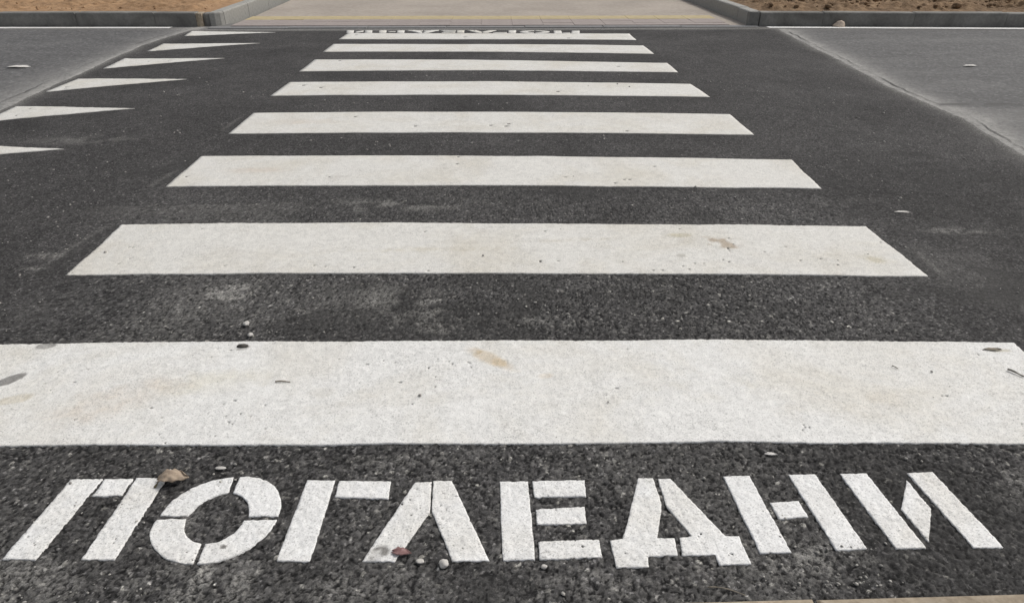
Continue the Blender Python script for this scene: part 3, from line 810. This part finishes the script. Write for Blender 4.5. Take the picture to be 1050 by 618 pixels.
def rock(name, x, y, r, mat, label, cat, seed=1, z=None, sq=(1, 1, .75), group=None, sub=3):
    bm = bmesh.new(); bmesh.ops.create_icosphere(bm, subdivisions=sub, radius=r)
    from mathutils import noise as mn
    for v in bm.verts:
        k = 1 + .35 * mn.noise(v.co / r * .9 + Vector((seed * 7.1, 0, 0))) + .12 * mn.noise(v.co / r * 2.6 + Vector((0, seed * 3.3, 0)))
        v.co = Vector((v.co.x * k * sq[0], v.co.y * k * sq[1], v.co.z * k * sq[2]))
    o = link(name, mesh_from_bm('rock', bm), mat, None, True)
    zz = ground_z(x, y) if z is None else z
    o.location = (x, y, zz + r * sq[2] * .62)
    return tag(o, label, cat, group)
rock('pebble', -.1162, 1.010, .0105, 'pebble', 'round whitish pebble just below the letter Л', 'pebble', 2)
rock('pebble', -.168, 1.020, .006, 'pebble', 'tiny pale stone between the feet of the letter Л', 'pebble', 3, sq=(1.5, 1, .6))
rock('pebble', .10, .997, .0065, 'pebble', 'small pale pebble just below the letter Е', 'pebble', 4)
rock('pebble', -.850, 2.033, .011, 'pebble', 'small white stone on asphalt, left of middle between the nearest two stripes', 'pebble', 5)
rock('pebble', -.815, 1.962, .009, 'pebble', 'small white stone at the back edge of the nearest stripe', 'pebble', 6)
rock('dirt_crumb', -.822, 1.897, .014, 'clod', 'dark dirt crumb on the back edge of the nearest stripe', 'dirt', 7, sq=(1.2, .8, .35))
rock('tan_stone', 4.47, 9.19, .065, 'tanstone', 'pale tan stone lying against the right far kerb', 'stone', 8, float(z_road(9.2)) - .01, (1.1, .8, .8))
rock('pebble', -.700, 1.325, .006, 'pebble', 'tiny pale chip on asphalt above the letter О', 'pebble', 9, sq=(2.2, .8, .5))
def twig(x0, y0, x1, y1, r, mat, label, bend=.004, lift=.003, seed=1):
    n = 9; pts = []
    cx, cy = (x0 + x1) / 2, (y0 + y1) / 2
    for i in range(n):
        s = i / (n - 1); x = x0 + (x1 - x0) * s; y = y0 + (y1 - y0) * s + bend * math.sin(math.pi * s)
        pts.append((x - cx, y - cy, ground_z(x, y) - ground_z(cx, cy) + lift + .001 * math.sin(5 * s)))
    o = link('twig', tube('twig', pts, r, r * .6, 7, .18, seed), mat, None, True)
    o.location = (cx, cy, ground_z(cx, cy))
    return tag(o, label, 'twig')
twig(.438, .936, .512, .914, .0012, 'twig', 'thin pale dry twig on asphalt below the letter Д', .006, .002, 2)
twig(1.592, 1.694, 1.618, 1.655, .0034, 'grey_twig', 'short grey twig on the nearest stripe near its right end', .003, .006, 3)
twig(1.240, 1.720, 1.252, 1.706, .0022, 'grey_twig', 'tiny dark twig on the nearest stripe right of its middle', .002, .005, 4)
twig(-.66, 1.692, -.615, 1.690, .0022, 'twig', 'tiny brown twig on the nearest stripe left of its middle', .002, .004, 5)

# loose grit swept over the dark asphalt (uncountable)
rs = np.random.RandomState(12)
bm0 = bmesh.new(); bmesh.ops.create_icosphere(bm0, subdivisions=1, radius=1)
bv = np.array([v.co[:] for v in bm0.verts]); bf = np.array([[v.index for v in f.verts] for f in bm0.faces]); bm0.free()
V = []; F = []; n = 0
for k in range(5200):
    y = .93 + 5.5 * rs.rand() ** 2.2; x = rs.uniform(-1.25, 1.25) * (.75 + .50 * y)
    if x < -3.3 or x > 3.0: continue
    if fbm(np.array([x]), np.array([y]), .35, 611)[0] < .45 + .12 * rs.rand(): continue
    on_stripe = any(min(q[0][1], q[3][1]) - .01 < y + .03 * 0 < max(q[1][1], q[2][1]) and abs(x) < 1.75 for q in STRIPES)
    if on_stripe and rs.rand() > .04: continue
    s = (.0011 + .0032 * rs.rand() ** 3) * (1 + .22 * (y - 1))
    q = bv * (1 + .6 * (rs.rand(len(bv), 1) - .5)) * np.array([s * rs.uniform(.9, 1.7), s, s * .7])
    a = rs.rand() * 6.28; ca, sa = math.cos(a), math.sin(a)
    q = np.stack([q[:, 0] * ca - q[:, 1] * sa, q[:, 0] * sa + q[:, 1] * ca, q[:, 2]], 1)
    V.append(q + (x, y, ground_z(x, y) + (.003 if on_stripe else -.0005) + s * .3)); F.append(bf + n * len(bv)); n += 1
tag(link('loose_grit', np_mesh('grit', np.concatenate(V), np.concatenate(F)), 'grit'), kind='stuff')
